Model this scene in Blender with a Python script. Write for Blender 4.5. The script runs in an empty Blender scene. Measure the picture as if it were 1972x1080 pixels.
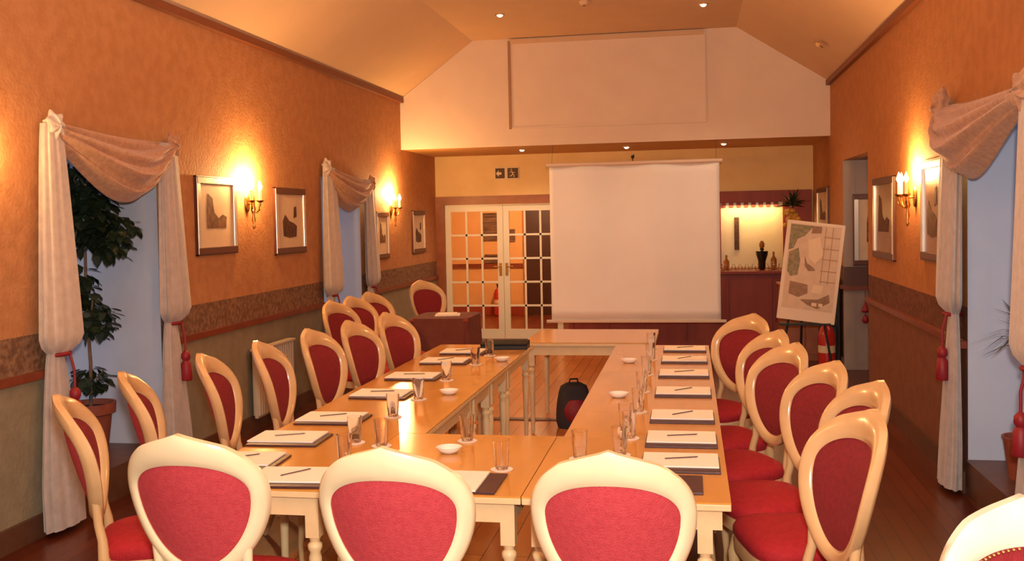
import bpy, bmesh, math, random
from mathutils import Vector, Matrix
random.seed(7)
PI = math.pi
COL = bpy.context.scene.collection
XL, XR, YB, YF = -3.65, 1.66, 14.0, -1.6     # room shell
BULK, SOFF = 12.3, 2.66

# ------------------------------------------------------------------ materials
def mat(name, col, rough=.6, col2=None, nscale=8, bump=0, bscale=60, metal=0, coat=0,
        emit=None, estr=0, alpha=1, trans=0, ior=1.45, sheen=0, stretch=None):
    m = bpy.data.materials.new(name); m.use_nodes = True
    nt = m.node_tree; b = nt.nodes['Principled BSDF']
    b.inputs['Base Color'].default_value = (*col, 1)
    b.inputs['Roughness'].default_value = rough
    b.inputs['Metallic'].default_value = metal
    b.inputs['Coat Weight'].default_value = coat
    b.inputs['Coat Roughness'].default_value = .12
    b.inputs['IOR'].default_value = ior
    b.inputs['Sheen Weight'].default_value = sheen
    b.inputs['Transmission Weight'].default_value = trans
    b.inputs['Alpha'].default_value = alpha
    if emit:
        b.inputs['Emission Color'].default_value = (*emit, 1)
        b.inputs['Emission Strength'].default_value = estr
    tc = nt.nodes.new('ShaderNodeTexCoord'); mp = nt.nodes.new('ShaderNodeMapping')
    nt.links.new(tc.outputs['Object'], mp.inputs['Vector'])
    if stretch: mp.inputs['Scale'].default_value = stretch
    if col2:
        n = nt.nodes.new('ShaderNodeTexNoise'); n.inputs['Scale'].default_value = nscale
        n.inputs['Detail'].default_value = 6
        nt.links.new(mp.outputs[0], n.inputs['Vector'])
        r = nt.nodes.new('ShaderNodeValToRGB')
        r.color_ramp.elements[0].position = .35; r.color_ramp.elements[1].position = .65
        r.color_ramp.elements[0].color = (*col, 1); r.color_ramp.elements[1].color = (*col2, 1)
        nt.links.new(n.outputs['Fac'], r.inputs[0]); nt.links.new(r.outputs[0], b.inputs['Base Color'])
    if bump:
        n2 = nt.nodes.new('ShaderNodeTexNoise'); n2.inputs['Scale'].default_value = bscale
        nt.links.new(mp.outputs[0], n2.inputs['Vector'])
        bp = nt.nodes.new('ShaderNodeBump'); bp.inputs['Strength'].default_value = bump
        bp.inputs['Distance'].default_value = .01
        nt.links.new(n2.outputs['Fac'], bp.inputs['Height']); nt.links.new(bp.outputs[0], b.inputs['Normal'])
    return m

def wall_mat(name, up, up2, low, low2, band, band2):
    """wallpaper: plain dado paper below the rail, patterned border, mottled paper above"""
    m = mat(name, up, .75); nt = m.node_tree; b = nt.nodes['Principled BSDF']
    L = nt.links.new
    geo = nt.nodes.new('ShaderNodeNewGeometry'); sp = nt.nodes.new('ShaderNodeSeparateXYZ')
    L(geo.outputs['Position'], sp.inputs[0])
    def noisecol(a, c, s, d=5):
        n = nt.nodes.new('ShaderNodeTexNoise'); n.inputs['Scale'].default_value = s; n.inputs['Detail'].default_value = d
        L(geo.outputs['Position'], n.inputs['Vector'])
        r = nt.nodes.new('ShaderNodeValToRGB'); r.color_ramp.elements[0].position = .38; r.color_ramp.elements[1].position = .62
        r.color_ramp.elements[0].color = (*a, 1); r.color_ramp.elements[1].color = (*c, 1)
        L(n.outputs['Fac'], r.inputs[0]); return r.outputs[0]
    def step(z):
        s = nt.nodes.new('ShaderNodeMath'); s.operation = 'GREATER_THAN'; s.inputs[1].default_value = z
        L(sp.outputs['Z'], s.inputs[0]); return s.outputs[0]
    def mix(f, a, c):
        x = nt.nodes.new('ShaderNodeMix'); x.data_type = 'RGBA'
        L(f, x.inputs['Factor']); L(a, x.inputs[6]); L(c, x.inputs[7]); return x.outputs[2]
    c = mix(step(.93), noisecol(low, low2, 9), noisecol(band, band2, 28, 3))
    c = mix(step(1.15), c, noisecol(up, up2, 11))
    L(c, b.inputs['Base Color'])
    n = nt.nodes.new('ShaderNodeTexNoise'); n.inputs['Scale'].default_value = 45; L(geo.outputs['Position'], n.inputs['Vector'])
    bp = nt.nodes.new('ShaderNodeBump'); bp.inputs['Strength'].default_value = .35; bp.inputs['Distance'].default_value = .01
    L(n.outputs['Fac'], bp.inputs['Height']); L(bp.outputs[0], b.inputs['Normal'])
    return m

def plank_mat(name, c1, c2, rough, w=.09, ln=1.1):
    m = mat(name, c1, rough); nt = m.node_tree; b = nt.nodes['Principled BSDF']; L = nt.links.new
    geo = nt.nodes.new('ShaderNodeNewGeometry'); mp = nt.nodes.new('ShaderNodeMapping')
    mp.inputs['Rotation'].default_value = (0, 0, PI/2)
    L(geo.outputs['Position'], mp.inputs[0])
    br = nt.nodes.new('ShaderNodeTexBrick'); br.inputs['Scale'].default_value = 1
    br.inputs['Brick Width'].default_value = ln; br.inputs['Row Height'].default_value = w
    br.inputs['Mortar Size'].default_value = .0025
    br.inputs['Color1'].default_value = (*c1, 1); br.inputs['Color2'].default_value = (*c2, 1)
    br.inputs['Mortar'].default_value = (c1[0]*.3, c1[1]*.3, c1[2]*.3, 1)
    L(mp.outputs[0], br.inputs['Vector'])
    L(br.outputs['Color'], b.inputs['Base Color'])
    return m

M = {}
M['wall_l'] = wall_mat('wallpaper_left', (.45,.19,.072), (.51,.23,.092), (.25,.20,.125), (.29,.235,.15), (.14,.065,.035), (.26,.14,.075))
M['wall_r'] = wall_mat('wallpaper_right', (.42,.165,.052), (.48,.195,.066), (.19,.07,.04), (.22,.085,.05), (.10,.03,.02), (.17,.06,.035))  # same paper as the left wall, its shadowed side put into the colours
M['cream_wall'] = mat('cream_plaster', (.84,.57,.25), .8, (.88,.61,.28), 4, .1)
M['bulk'] = mat('bulkhead_plaster', (.76,.60,.48), .85, (.79,.63,.50), 3, .1)
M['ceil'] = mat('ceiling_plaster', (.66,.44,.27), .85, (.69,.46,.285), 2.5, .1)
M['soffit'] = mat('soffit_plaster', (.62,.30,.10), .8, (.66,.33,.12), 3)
M['floor'] = plank_mat('cherry_floor_boards', (.085,.016,.007), (.13,.028,.010), .3)
M['floor2'] = plank_mat('sconce_glow_floor', (.46,.16,.04), (.54,.20,.05), .2, .12)  # orange sconce reflection put into the board colour
M['mahog'] = mat('mahogany', (.24,.028,.010), .5, (.30,.040,.014), 6, stretch=(1,1,.2))
M['rail'] = mat('dado_wood', (.17,.035,.016), .4, (.22,.05,.022), 10)
M['frame_wood'] = mat('door_frame_wood', (.30,.085,.03), .4, (.36,.11,.04), 8)
M['cornice'] = mat('cornice_wood', (.22,.065,.025), .5)
M['white_paint'] = mat('cream_gloss_paint', (.85,.74,.56), .35)
M['reveal'] = mat('white_reveal_plaster', (.50,.54,.66), .8, (.53,.57,.69), 4, .08)  # white plaster with bluish daylight put into its colour
M['reveal_warm'] = mat('grey_reveal_plaster', (.34,.26,.22), .8, (.37,.285,.24), 4, .08)
M['sill'] = mat('brown_sill_wood', (.10,.04,.022), .4, (.13,.055,.03), 10)
M['day'] = mat('daylight_glow', (.6,.65,.75), .9, emit=(.72,.80,1.0), estr=.45)  # emission stands in for daylight coming through the pane
M['tabletop'] = mat('honey_veneer', (.60,.275,.05), .15, (.68,.32,.07), 5, stretch=(1,.25,1), coat=.3)
M['table_wood'] = mat('pale_beech', (.70,.50,.26), .4, (.76,.55,.30), 12)
M['chair_wood'] = mat('cream_beech', (.82,.68,.42), .27, (.86,.73,.47), 7, coat=.35)
M['chair_shaded'] = mat('shaded_beech', (.60,.37,.17), .25, (.68,.43,.21), 7, coat=.4)  # same beech, weaker light away from the flash put into the colour
M['chair_pale'] = mat('flash_lit_beech', (.74,.66,.50), .3, (.80,.73,.58), 9, coat=.3)  # same beech, whitening by the flash put into the colour
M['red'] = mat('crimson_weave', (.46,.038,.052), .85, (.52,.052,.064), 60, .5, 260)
M['redfront'] = mat('shaded_crimson_weave', (.19,.006,.012), .85, (.23,.010,.016), 60, .5, 260)  # same fabric, shade on faces the flash only grazes put into the colour
M['redseat'] = mat('crimson_velour', (.36,.008,.014), .8, (.42,.012,.018), 40, .4, 200)
M['brass'] = mat('old_brass', (.55,.30,.08), .3, metal=1)
M['chrome'] = mat('satin_silver', (.75,.68,.60), .28, metal=1)
M['silver_frame'] = mat('silver_gilt_frame', (.78,.70,.60), .3, metal=.85)
M['frame_dark'] = mat('picture_frame_edge', (.10,.035,.02), .4)
M['bronze'] = mat('bronze_moulding', (.11,.03,.015), .4)
M['mount'] = mat('picture_mount', (.70,.52,.34), .7, (.66,.47,.30), 7)
M['inkbrown'] = mat('sepia_ink', (.26,.11,.05), .8, (.12,.045,.02), 18)
M['inkdark'] = mat('dark_ink', (.07,.03,.02), .8, (.15,.06,.03), 22)
M['picglass'] = mat('picture_glass', (.9,.9,.9), .05, trans=1, ior=1.1)
M['flame'] = mat('candle_bulb', (1,.8,.4), .4, emit=(1,.62,.22), estr=60)
M['candle'] = mat('candle_tube', (.8,.6,.3), .5, emit=(1,.5,.15), estr=.6)
M['spotglow'] = mat('halogen_lens', (1,.9,.7), .4, emit=(1,.80,.52), estr=14)
M['paper'] = mat('white_paper', (.88,.80,.70), .8)
M['folder'] = mat('dark_leatherette', (.05,.016,.02), .45, (.07,.024,.026), 30)
M['black'] = mat('black_plastic', (.010,.008,.008), .5)
M['charcoal'] = mat('charcoal_cloth', (.03,.022,.025), .8)
M['pen'] = mat('pen_barrel', (.08,.05,.05), .3)
M['gold'] = mat('gilt_metal', (.7,.45,.15), .3, metal=1)
M['ceramic'] = mat('white_ceramic', (.92,.90,.86), .15, coat=.4)
M['glass'] = mat('clear_glass', (1,.97,.94), .02, trans=1, ior=1.45)
M['pane'] = mat('thin_pane', (1,.95,.88), .02, trans=1, ior=1.05)
M['coaster'] = mat('paper_coaster', (.85,.74,.66), .8)
M['screen'] = mat('projection_fabric', (.88,.82,.80), .75, (.90,.85,.83), 3)
M['screen_case'] = mat('screen_case_paint', (.74,.55,.42), .5)
M['swag'] = mat('peach_gauze', (.42,.20,.10), .8, (.52,.28,.15), 35, .3, 120, sheen=.3)
M['curtain'] = mat('champagne_gauze', (.43,.36,.33), .75, (.50,.42,.38), 20, .2, 90, sheen=.4)
M['curtain2'] = mat('ivory_gauze', (.54,.43,.35), .75, (.62,.50,.41), 20, .2, 90, sheen=.4)
M['tassel'] = mat('crimson_silk', (.26,.012,.02), .5)
M['leaf'] = mat('ficus_leaf', (.010,.018,.008), .45, (.022,.035,.012), 9)
M['leaf2'] = mat('yucca_leaf', (.03,.045,.035), .45, (.06,.08,.05), 9)
M['bark'] = mat('plant_stem', (.16,.08,.045), .8, (.22,.12,.07), 30)
M['terracotta'] = mat('terracotta', (.24,.055,.028), .65, (.30,.075,.04), 12)
M['soil'] = mat('soil', (.03,.018,.012), .95)
M['radiator'] = mat('radiator_enamel', (.62,.50,.36), .4)
M['socket'] = mat('socket_plate', (.7,.62,.52), .4)
M['ext'] = mat('extinguisher_red', (.45,.015,.012), .25, coat=.5)
M['signwhite'] = mat('sign_white', (.82,.62,.42), .6)
M['signgreen'] = mat('sign_dark_green', (.10,.045,.012), .6)
M['mirror'] = mat('bar_mirror', (.86,.66,.34), .25, (.80,.58,.28), 3)  # reflection of the warm room put into the panel's colour
M['bottle'] = mat('dark_bottle', (.012,.01,.012), .1, coat=.5)
M['amber'] = mat('amber_bottle', (.35,.12,.02), .12, coat=.5)
M['flower'] = mat('yellow_petals', (.75,.42,.06), .7, (.6,.28,.04), 20)
M['cloth_red'] = mat('wine_tablecloth', (.13,.03,.022), .85, (.16,.04,.03), 10)
M['napkin'] = mat('white_linen', (.88,.74,.62), .85)
M['poster'] = mat('poster_board', (.80,.64,.52), .6)
M['pgreen'] = mat('poster_green', (.20,.17,.09), .6, (.34,.27,.16), 30)
M['pbrown'] = mat('poster_brown', (.26,.14,.08), .6, (.36,.21,.13), 22)
M['ptan'] = mat('poster_tan', (.64,.46,.34), .6, (.72,.53,.40), 12)
M['pcream'] = mat('poster_cream', (.80,.60,.42), .6)
M['corridor'] = mat('corridor_paint', (.62,.34,.14), .8, (.66,.37,.16), 3)
M['notice'] = mat('notice_print', (.05,.02,.012), .7, (.22,.12,.07), 16, stretch=(.2,1,3))

# ------------------------------------------------------------------ mesh helpers
def link(name, bm, m, parent=None, smooth=False, bevel=0):
    me = bpy.data.meshes.new(name)
    bmesh.ops.recalc_face_normals(bm, faces=bm.faces)
    bm.to_mesh(me); bm.free()
    o = bpy.data.objects.new(name, me); COL.objects.link(o)
    if m is not None: me.materials.append(m)
    if smooth:
        for p in me.polygons: p.use_smooth = True
        me.set_sharp_from_angle(angle=math.radians(50))
    if parent: o.parent = parent
    if bevel:
        md = o.modifiers.new('bevel', 'BEVEL'); md.width = bevel; md.segments = 2; md.limit_method = 'ANGLE'
    return o

def tag(o, label=None, cat=None, group=None, kind=None):
    if label: o['label'] = label
    if cat: o['category'] = cat
    if group: o['group'] = group
    if kind: o['kind'] = kind
    return o

def empty(name, loc, rz=0, label=None, cat=None, group=None):
    o = bpy.data.objects.new(name, None); COL.objects.link(o)
    o.location = loc; o.rotation_euler = (0, 0, rz); o.empty_display_size = .1
    return tag(o, label, cat, group)

def box(bm, x0, x1, y0, y1, z0, z1):
    v = [bm.verts.new((x, y, z)) for z in (z0, z1) for y in (y0, y1) for x in (x0, x1)]
    for f in ((0,1,3,2), (4,6,7,5), (0,4,5,1), (2,3,7,6), (0,2,6,4), (1,5,7,3)):
        bm.faces.new([v[i] for i in f])
    return v

def bx(*a):
    bm = bmesh.new(); box(bm, *a); return bm

def lathe(bm, prof, seg=20, cx=0, cy=0, cz=0, cap=True, sq=None):
    rings = []
    for r, z in prof:
        rings.append([bm.verts.new((cx+r*math.cos(2*PI*i/seg), cy+r*math.sin(2*PI*i/seg), cz+z)) for i in range(seg)])
    for a, b in zip(rings, rings[1:]):
        for i in range(seg):
            bm.faces.new((a[i], a[(i+1) % seg], b[(i+1) % seg], b[i]))
    if cap:
        if prof[0][0] > 1e-4: bm.faces.new(rings[0][::-1])
        if prof[-1][0] > 1e-4: bm.faces.new(rings[-1])

def tube(bm, pts, rad, seg=8):
    pts = [Vector(p) for p in pts]
    rads = rad if isinstance(rad, (list, tuple)) else [rad]*len(pts)
    rings = []; up = Vector((0, 0, 1))
    prev = None
    for i, p in enumerate(pts):
        t = (pts[min(i+1, len(pts)-1)] - pts[max(i-1, 0)]).normalized()
        if prev is None:
            a = t.cross(up)
            if a.length < .05: a = t.cross(Vector((1, 0, 0)))
        else:
            a = prev - t*prev.dot(t)
        a.normalize(); prev = a; b = t.cross(a)
        rings.append([bm.verts.new(p + (a*math.cos(2*PI*k/seg) + b*math.sin(2*PI*k/seg))*rads[i]) for k in range(seg)])
    for a, b in zip(rings, rings[1:]):
        for k in range(seg):
            bm.faces.new((a[k], a[(k+1) % seg], b[(k+1) % seg], b[k]))
    bm.faces.new(rings[0][::-1]); bm.faces.new(rings[-1])

def sphere(bm, c, r, u=12, v=8, s=(1,1,1)):
    bmesh.ops.create_uvsphere(bm, u_segments=u, v_segments=v, radius=r,
        matrix=Matrix.Translation(c) @ Matrix.Diagonal((*s, 1)))

def grid_surface(bm, f, nu, nv, closed_u=False):
    g = [[bm.verts.new(f(i/nu, j/nv)) for i in range(nu if closed_u else nu+1)] for j in range(nv+1)]
    for j in range(nv):
        for i in range(nu):
            i2 = (i+1) % nu if closed_u else i+1
            bm.faces.new((g[j][i], g[j][i2], g[j+1][i2], g[j+1][i]))
    return g

def dup(root, loc, rz=None, label=None, group=None):
    r = root.copy(); COL.objects.link(r); r.location = loc
    if rz is not None: r.rotation_euler = (0, 0, rz)
    if label: r['label'] = label
    if group: r['group'] = group
    for ch in list(root.children):
        c = ch.copy(); COL.objects.link(c); c.parent = r
        for g in list(ch.children):
            d = g.copy(); COL.objects.link(d); d.parent = c
    return r

def struct(name, bm, m, parent=None, bevel=0, smooth=False):
    o = link(name, bm, m, parent, smooth, bevel)
    if not parent: o['kind'] = 'structure'
    return o

# ------------------------------------------------------------------ room shell
def wall_cells(bm, x0, x1, ys, holes, z0, z1):
    """a wall in the y-z plane built of boxes round its openings"""
    Ys = sorted({ys[0], ys[1], *[h[0] for h in holes], *[h[1] for h in holes]})
    for ya, yb in zip(Ys, Ys[1:]):
        cuts = [(h[2], h[3]) for h in holes if h[0] <= ya and h[1] >= yb]
        z = z0
        for a, b in sorted(cuts):
            if a > z: box(bm, x0, x1, ya, yb, z, a)
            z = b
        if z < z1: box(bm, x0, x1, ya, yb, z, z1)

SILL = .21
W1 = (5.22, 6.33, SILL, 2.26); W2 = (9.45, 10.62, .30, 2.22); W3 = (5.30, 6.40, SILL, 2.26); ALC = (9.8, 11.35, 0, 2.31)
DEP = .85
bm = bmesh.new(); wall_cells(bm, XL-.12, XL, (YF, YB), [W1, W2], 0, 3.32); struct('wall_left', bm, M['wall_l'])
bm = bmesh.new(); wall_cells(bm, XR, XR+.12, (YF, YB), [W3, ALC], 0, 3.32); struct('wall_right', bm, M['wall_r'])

def embrasure(n, side, w, m_rev, glazed=True):
    """deep reveal behind an opening: far and near cheek, head, sill board and the window itself"""
    y0, y1, z0, z1 = w
    s = side; xi = XL if s < 0 else XR
    def xb(a, b): return (min(xi+s*a, xi+s*b), max(xi+s*a, xi+s*b))
    bm = bmesh.new()
    X0, X1 = xb(.121, DEP)
    box(bm, X0, X1, y1, y1+.1, z0, z1+.1); box(bm, X0, X1, y0-.1, y0, z0, z1+.1); box(bm, X0, X1, y0, y1, z1, z1+.1)
    Xa, Xb = xb(.0, .121)
    e = .004
    box(bm, Xa, Xb, y1-e, y1, z0, z1); box(bm, Xa, Xb, y0, y0+e, z0, z1)
    struct('trim_%d' % n, bm, m_rev)
    X0, X1 = xb(-.015, DEP)
    bm = bx(X0, X1, y0+.004, y1-.004, 0 if z0 > .1 else -.02, z0+.004)
    struct('trim_%d' % (n+10), bm, M['sill'])
    if glazed:
        t = empty('window_%d' % n, (xi+s*(DEP-.06), (y0+y1)/2, z0)); t['kind'] = 'structure'
        w2 = (y1-y0)/2-.003; h = z1-z0
        bm = bmesh.new()
        for a in (-w2, w2-.06): box(bm, -.03, .03, a, a+.06, .01, h)
        for z in (.01, h-.06): box(bm, -.03, .03, -w2, w2, z, z+.055)
        box(bm, -.02, .02, -.02, .02, .06, h-.06)
        for q in (.36, .68): box(bm, -.02, .02, -w2, w2, h*q-.015, h*q+.015)
        link('window_frame', bm, M['white_paint'], t)
        link('window_pane', bx(-.004, .004, -w2+.03, w2-.03, .03, h-.03), M['day'], t)
        bm = bx(*xb(DEP, DEP+.1), y0-.1, y1+.1, 0, z1+.1); struct('wall_outer_%s' % {1:'west',2:'north',3:'east'}[n], bm, M['reveal'])
    return
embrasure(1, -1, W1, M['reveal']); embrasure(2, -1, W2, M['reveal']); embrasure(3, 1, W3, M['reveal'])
# alcove on the right: a doorway-high niche with dado continued round its far cheek
bm = bmesh.new()
box(bm, XR+.121, XR+1.3, 11.35, 11.45, 0, 2.41); box(bm, XR, XR+.121, 11.345, 11.352, 0, 2.31); box(bm, XR+.121, XR+1.3, 9.7, 9.8, 0, 2.41); box(bm, XR+1.3, XR+1.4, 9.7, 11.45, 0, 2.41)
struct('wall_alcove', bm, M['reveal_warm'])
struct('ceiling_alcove', bx(XR+.121, XR+1.3, 9.8, 11.35, 2.31, 2.41), M['rail'])
bm = bmesh.new(); box(bm, XR+.001, XR+1.29, 11.33, 11.344, .93, 1.14); struct('trim_20', bm, M['frame_dark'])
bm = bmesh.new(); box(bm, XR+.001, XR+1.29, 11.31, 11.344, .88, .93); struct('trim_21', bm, M['rail'])

# floor: cherry boards, orange strip coloured by reflected sconce glow, dark threshold
struct('floor', bx(XL-.1, XR+1.35, YF, YB+4.2, -.1, 0), M['floor'])
struct('trim_30', bx(-2.0, -.55, 8.33, 8.42, -.003, .012), M['frame_dark'])
struct('floor_glow', bx(-2.1, -.4, 4.6, 12.6, -.003, .004), M['floor2'])
# ceiling
prof = [(XL-.12, 3.30-.08), (-2.68, 4.0), (.58, 4.0), (XR+.12, 3.30-.08)]
bm = bmesh.new()
for (a, b) in zip(prof, prof[1:]):
    v = [bm.verts.new((x, y, z+dz)) for dz in (0, .1) for (x, z) in (a, b) for y in (YF, BULK+.2)]
    for f in ((0,2,3,1), (4,5,7,6), (0,1,5,4), (2,6,7,3), (0,4,6,2), (1,3,7,5)): bm.faces.new([v[i] for i in f])
struct('ceiling', bm, M['ceil'])
bm = bmesh.new()
pts = [(XL, SOFF-.004), (XR, SOFF-.004), (XR, 3.3), (.58, 4.0), (-2.68, 4.0), (XL, 3.3)]
a = [bm.verts.new((x, BULK, z)) for x, z in pts]; b = [bm.verts.new((x, BULK+.003 if z < 2.7 else BULK+.2, z)) for x, z in pts]
bm.faces.new(a); bm.faces.new(b[::-1])
for i in range(6): bm.faces.new((a[i], a[(i+1)%6], b[(i+1)%6], b[i]))
struct('wall_bulkhead', bm, M['bulk'])
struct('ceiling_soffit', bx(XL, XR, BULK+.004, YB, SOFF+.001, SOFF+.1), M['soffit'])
# shallow framed panel on the bulkhead
struct('trim_40', bx(-2.19, .19, BULK-.02, BULK, 2.89, 3.93), M['bulk'])
struct('trim_41', bx(-2.225, -2.19, BULK-.03, BULK, 2.87, 3.97), mat('panel_shadow', (.40,.22,.13), .8))  # shadow line beside the panel painted as a dark strip
struct('trim_42', bx(.19, .21, BULK-.03, BULK, 2.87, 3.97), M['bulk'])
struct('trim_43', bx(-2.19, .19, BULK-.03, BULK, 2.87, 2.89), M['bulk'])
struct('trim_44', bx(-2.19, .19, BULK-.045, BULK, 3.93, 3.985), M['ceil'])
# back wall with the double-door opening
DX0, DX1, DZ = -3.52, -1.80, 1.96
bm = bmesh.new()
box(bm, XL, DX0-.12, YB, YB+.15, 0, 2.75); box(bm, DX1+.12, XR+.12, YB, YB+.15, 0, 2.75); box(bm, DX0-.12, DX1+.12, YB, YB+.15, DZ+.1, 2.75)
struct('wall_back', bm, M['cream_wall'])
# cornices, dado rails, skirtings
def along_wall(name, side, ranges, z0, z1, t, m):
    bm = bmesh.new(); xi = XL if side < 0 else XR
    for ya, yb in ranges:
        x0, x1 = (xi, xi+t) if side < 0 else (xi-t, xi)
        box(bm, x0, x1, ya, yb, z0, z1)
    struct(name, bm, m)
LS = [(YF, W1[0]-.02), (W1[1]+.02, W2[0]-.02), (W2[1]+.02, YB)]
RS = [(YF, W3[0]-.02), (W3[1]+.02, ALC[0]-.02), (ALC[1]+.02, YB)]
along_wall('trim_50', -1, LS, .895, .94, .035, M['rail']); along_wall('trim_51', 1, RS, .895, .94, .035, M['rail'])
along_wall('baseboard_left', -1, LS, 0, .13, .025, M['sill']); along_wall('baseboard_right', 1, RS, 0, .13, .025, M['sill'])
along_wall('trim_52', -1, [(YF, BULK)], 3.255, 3.315, .05, M['cornice']); along_wall('trim_53', 1, [(YF, BULK)], 3.255, 3.315, .05, M['cornice'])

# ------------------------------------------------------------------ double glazed doors and corridor
bm = bmesh.new()
box(bm, DX0-.14, DX0, YB-.04, YB+.12, 0, DZ+.12); box(bm, DX1, DX1+.14, YB-.04, YB+.12, 0, DZ+.12); box(bm, DX0, DX1, YB-.04, YB+.12, DZ, DZ+.12)
struct('trim_60', bm, M['frame_wood'])
def door(n, x0, x1, handle_x, cols):
    t = empty('door_%d' % n, ((x0+x1)/2, YB+.03, .005)); t['kind'] = 'structure'
    w = (x1-x0)/2-.003; st = .085; h = DZ-.01
    bm = bmesh.new()
    box(bm, -w, -w+st, -.02, .02, 0, h); box(bm, w-st, w, -.02, .02, 0, h)
    box(bm, -w+st, w-st, -.02, .02, h-.1, h); box(bm, -w+st, w-st, -.02, .02, 0, .14)
    iw = 2*(w-st)
    for i in range(1, cols): x = -w+st+iw*i/cols; box(bm, x-.014, x+.014, -.012, .012, .14, h-.1)
    for j in range(1, 5): z = .14+(h-.24)*j/5; box(bm, -w+st, w-st, -.012, .012, z-.014, z+.014)
    link('door_frame', bm, M['white_paint'], t)
    link('glass_panel', bx(-w+st, w-st, -.003, .003, .14, h-.1), M['pane'], t)
    bm = bmesh.new(); hx = handle_x
    box(bm, hx-.02, hx+.02, -.03, -.021, .92, 1.1); tube(bm, [(hx, -.03, 1.05), (hx, -.06, 1.05), (hx+(.1 if hx < 0 else -.1), -.06, 1.05)], .009)
    link('door_handle', bm, M['brass'], t, True)
xm = (DX0+DX1)/2
door(1, DX0, xm, .385, 3); door(2, xm, DX1, -.385, 3)
bm = bmesh.new()
box(bm, XL-1.2, XR, YB+3.6, YB+3.7, 0, 2.75); box(bm, XL-1.3, XL-1.2, YB+.15, YB+3.7, 0, 2.75); box(bm, -1.0, -.9, YB+.15, YB+3.6, 0, 2.75)
box(bm, XL-1.2, XL-.02, YB+.15, YB+.2, 0, 2.75)
struct('wall_corridor', bm, M['corridor'])
struct('ceiling_corridor', bx(XL-1.3, -.9, YB+.15, YB+3.7, 2.75, 2.85), M['corridor'])
struct('trim_61', bx(XL-1.2, -2.95, YB+3.56, YB+3.6, .86, .93), M['rail'])
struct('baseboard_corridor', bx(XL-1.2, -1.0, YB+3.57, YB+3.6, 0, .16), M['mahog'])
t = empty('door_3', (-2.55, YB+3.56, 0)); t['kind'] = 'structure'
link('door_panel', bx(-.36, .36, -.03, .03, 0, 2.0), mat('dark_door_wood', (.045,.012,.008), .5), t)
bm = bmesh.new(); box(bm, -.42, -.36, -.04, .035, 0, 2.06); box(bm, .36, .42, -.04, .035, 0, 2.06); box(bm, -.36, .36, -.04, .035, 2.0, 2.06)
link('door_frame', bm, M['frame_wood'], t)
tag(link('notice_board', bx(-3.72, -3.45, YB+3.57, YB+3.598, 1.35, 1.85), M['notice']), 'brown printed notice on the corridor wall, seen through the upper door panes', 'notice')
tag(link('notice_board', bx(-3.35, -3.12, YB+3.57, YB+3.598, 1.33, 1.55), M['notice']), 'small dark notice on the corridor wall seen through the right leaf of the doors', 'notice')
tag(link('notice_board', bx(-3.68, -3.40, YB+3.55, YB+3.598, .94, 1.1), M['notice']), 'low dark notice on the corridor rail beside the door handles', 'notice')

def extinguisher(loc, label, s=1.0):
    t = empty('fire_extinguisher', loc, 0, label, 'fire extinguisher')
    bm = bmesh.new(); lathe(bm, [(.05*s,0), (.078*s,.01), (.08*s,.05*s), (.08*s,.40*s), (.06*s,.46*s), (.025*s,.49*s), (.025*s,.52*s)], 20); link('cylinder_body', bm, M['ext'], t, True)
    bm = bmesh.new(); lathe(bm, [(.0805*s,.22*s), (.0812*s,.22*s), (.0812*s,.29*s), (.0805*s,.29*s)], 20, cap=False); link('instruction_label', bm, M['mount'], t, True)
    bm = bmesh.new(); box(bm, -.02*s, .02*s, -.02*s, .02*s, .52*s, .56*s); box(bm, -.012*s, .012*s, -.12*s, .03*s, .56*s, .575*s); link('valve_head', bm, M['black'], t)
    bm = bmesh.new(); tube(bm, [(0,-.02*s,.54*s), (.06*s,-.04*s,.53*s), (.1*s,-.02*s,.45*s), (.1*s,-.01*s,.25*s), (.095*s,0,.15*s)], .01*s); link('hose', bm, M['black'], t, True)
extinguisher((-3.42, YB+3.42, .0), 'red fire extinguisher seen through the glazed doors against the corridor wall', 1.0)

# ------------------------------------------------------------------ exit sign
t = empty('exit_sign', (-2.585, YB-.002, 2.31), 0, 'small dark green exit sign with white running figure and arrow above the glazed doors', 'exit sign')
link('backing_plate', bx(-.18, .18, -.012, 0, 0, .175), M['signwhite'], t, bevel=.002)
bm = bmesh.new(); box(bm, -.165, -.03, -.015, -.0121, .015, .16); box(bm, .012, .168, -.015, -.0121, .015, .16); link('sign_panel', bm, M['signgreen'], t)
bm = bmesh.new()
def poly(bm, pts, y):
    a = [bm.verts.new((x, y, z)) for x, z in pts]; b = [bm.verts.new((x, y-.002, z)) for x, z in pts]
    bm.faces.new(a[::-1]); bm.faces.new(b)
    n = len(pts)
    for i in range(n): bm.faces.new((a[i], a[(i+1)%n], b[(i+1)%n], b[i]))
poly(bm, [(-.158,.085), (-.115,.13), (-.115,.102), (-.075,.102), (-.075,.068), (-.115,.068), (-.115,.04)], -.0155)
link('arrow_symbol', bm, M['signwhite'], t)
bm = bmesh.new()
poly(bm, [(-.022,.03), (.004,.03), (.004,.15), (-.022,.15)], -.0128)
link('door_symbol', bm, M['signwhite'], t)
bm = bmesh.new()
tube(bm, [(.075,-.0165,.115), (.088,-.0165,.075), (.07,-.0165,.05), (.045,-.0165,.045)], .007, 6)
tube(bm, [(.088,-.0165,.075), (.11,-.0165,.055), (.105,-.0165,.025)], .007, 6)
tube(bm, [(.045,-.0165,.09), (.06,-.0165,.108), (.078,-.0165,.108), (.1,-.0165,.088), (.118,-.0165,.1)], .005, 6)
sphere(bm, (.07,-.0165,.135), .011, 8, 6)
link('running_figure', bm, M['signwhite'], t, True)

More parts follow.
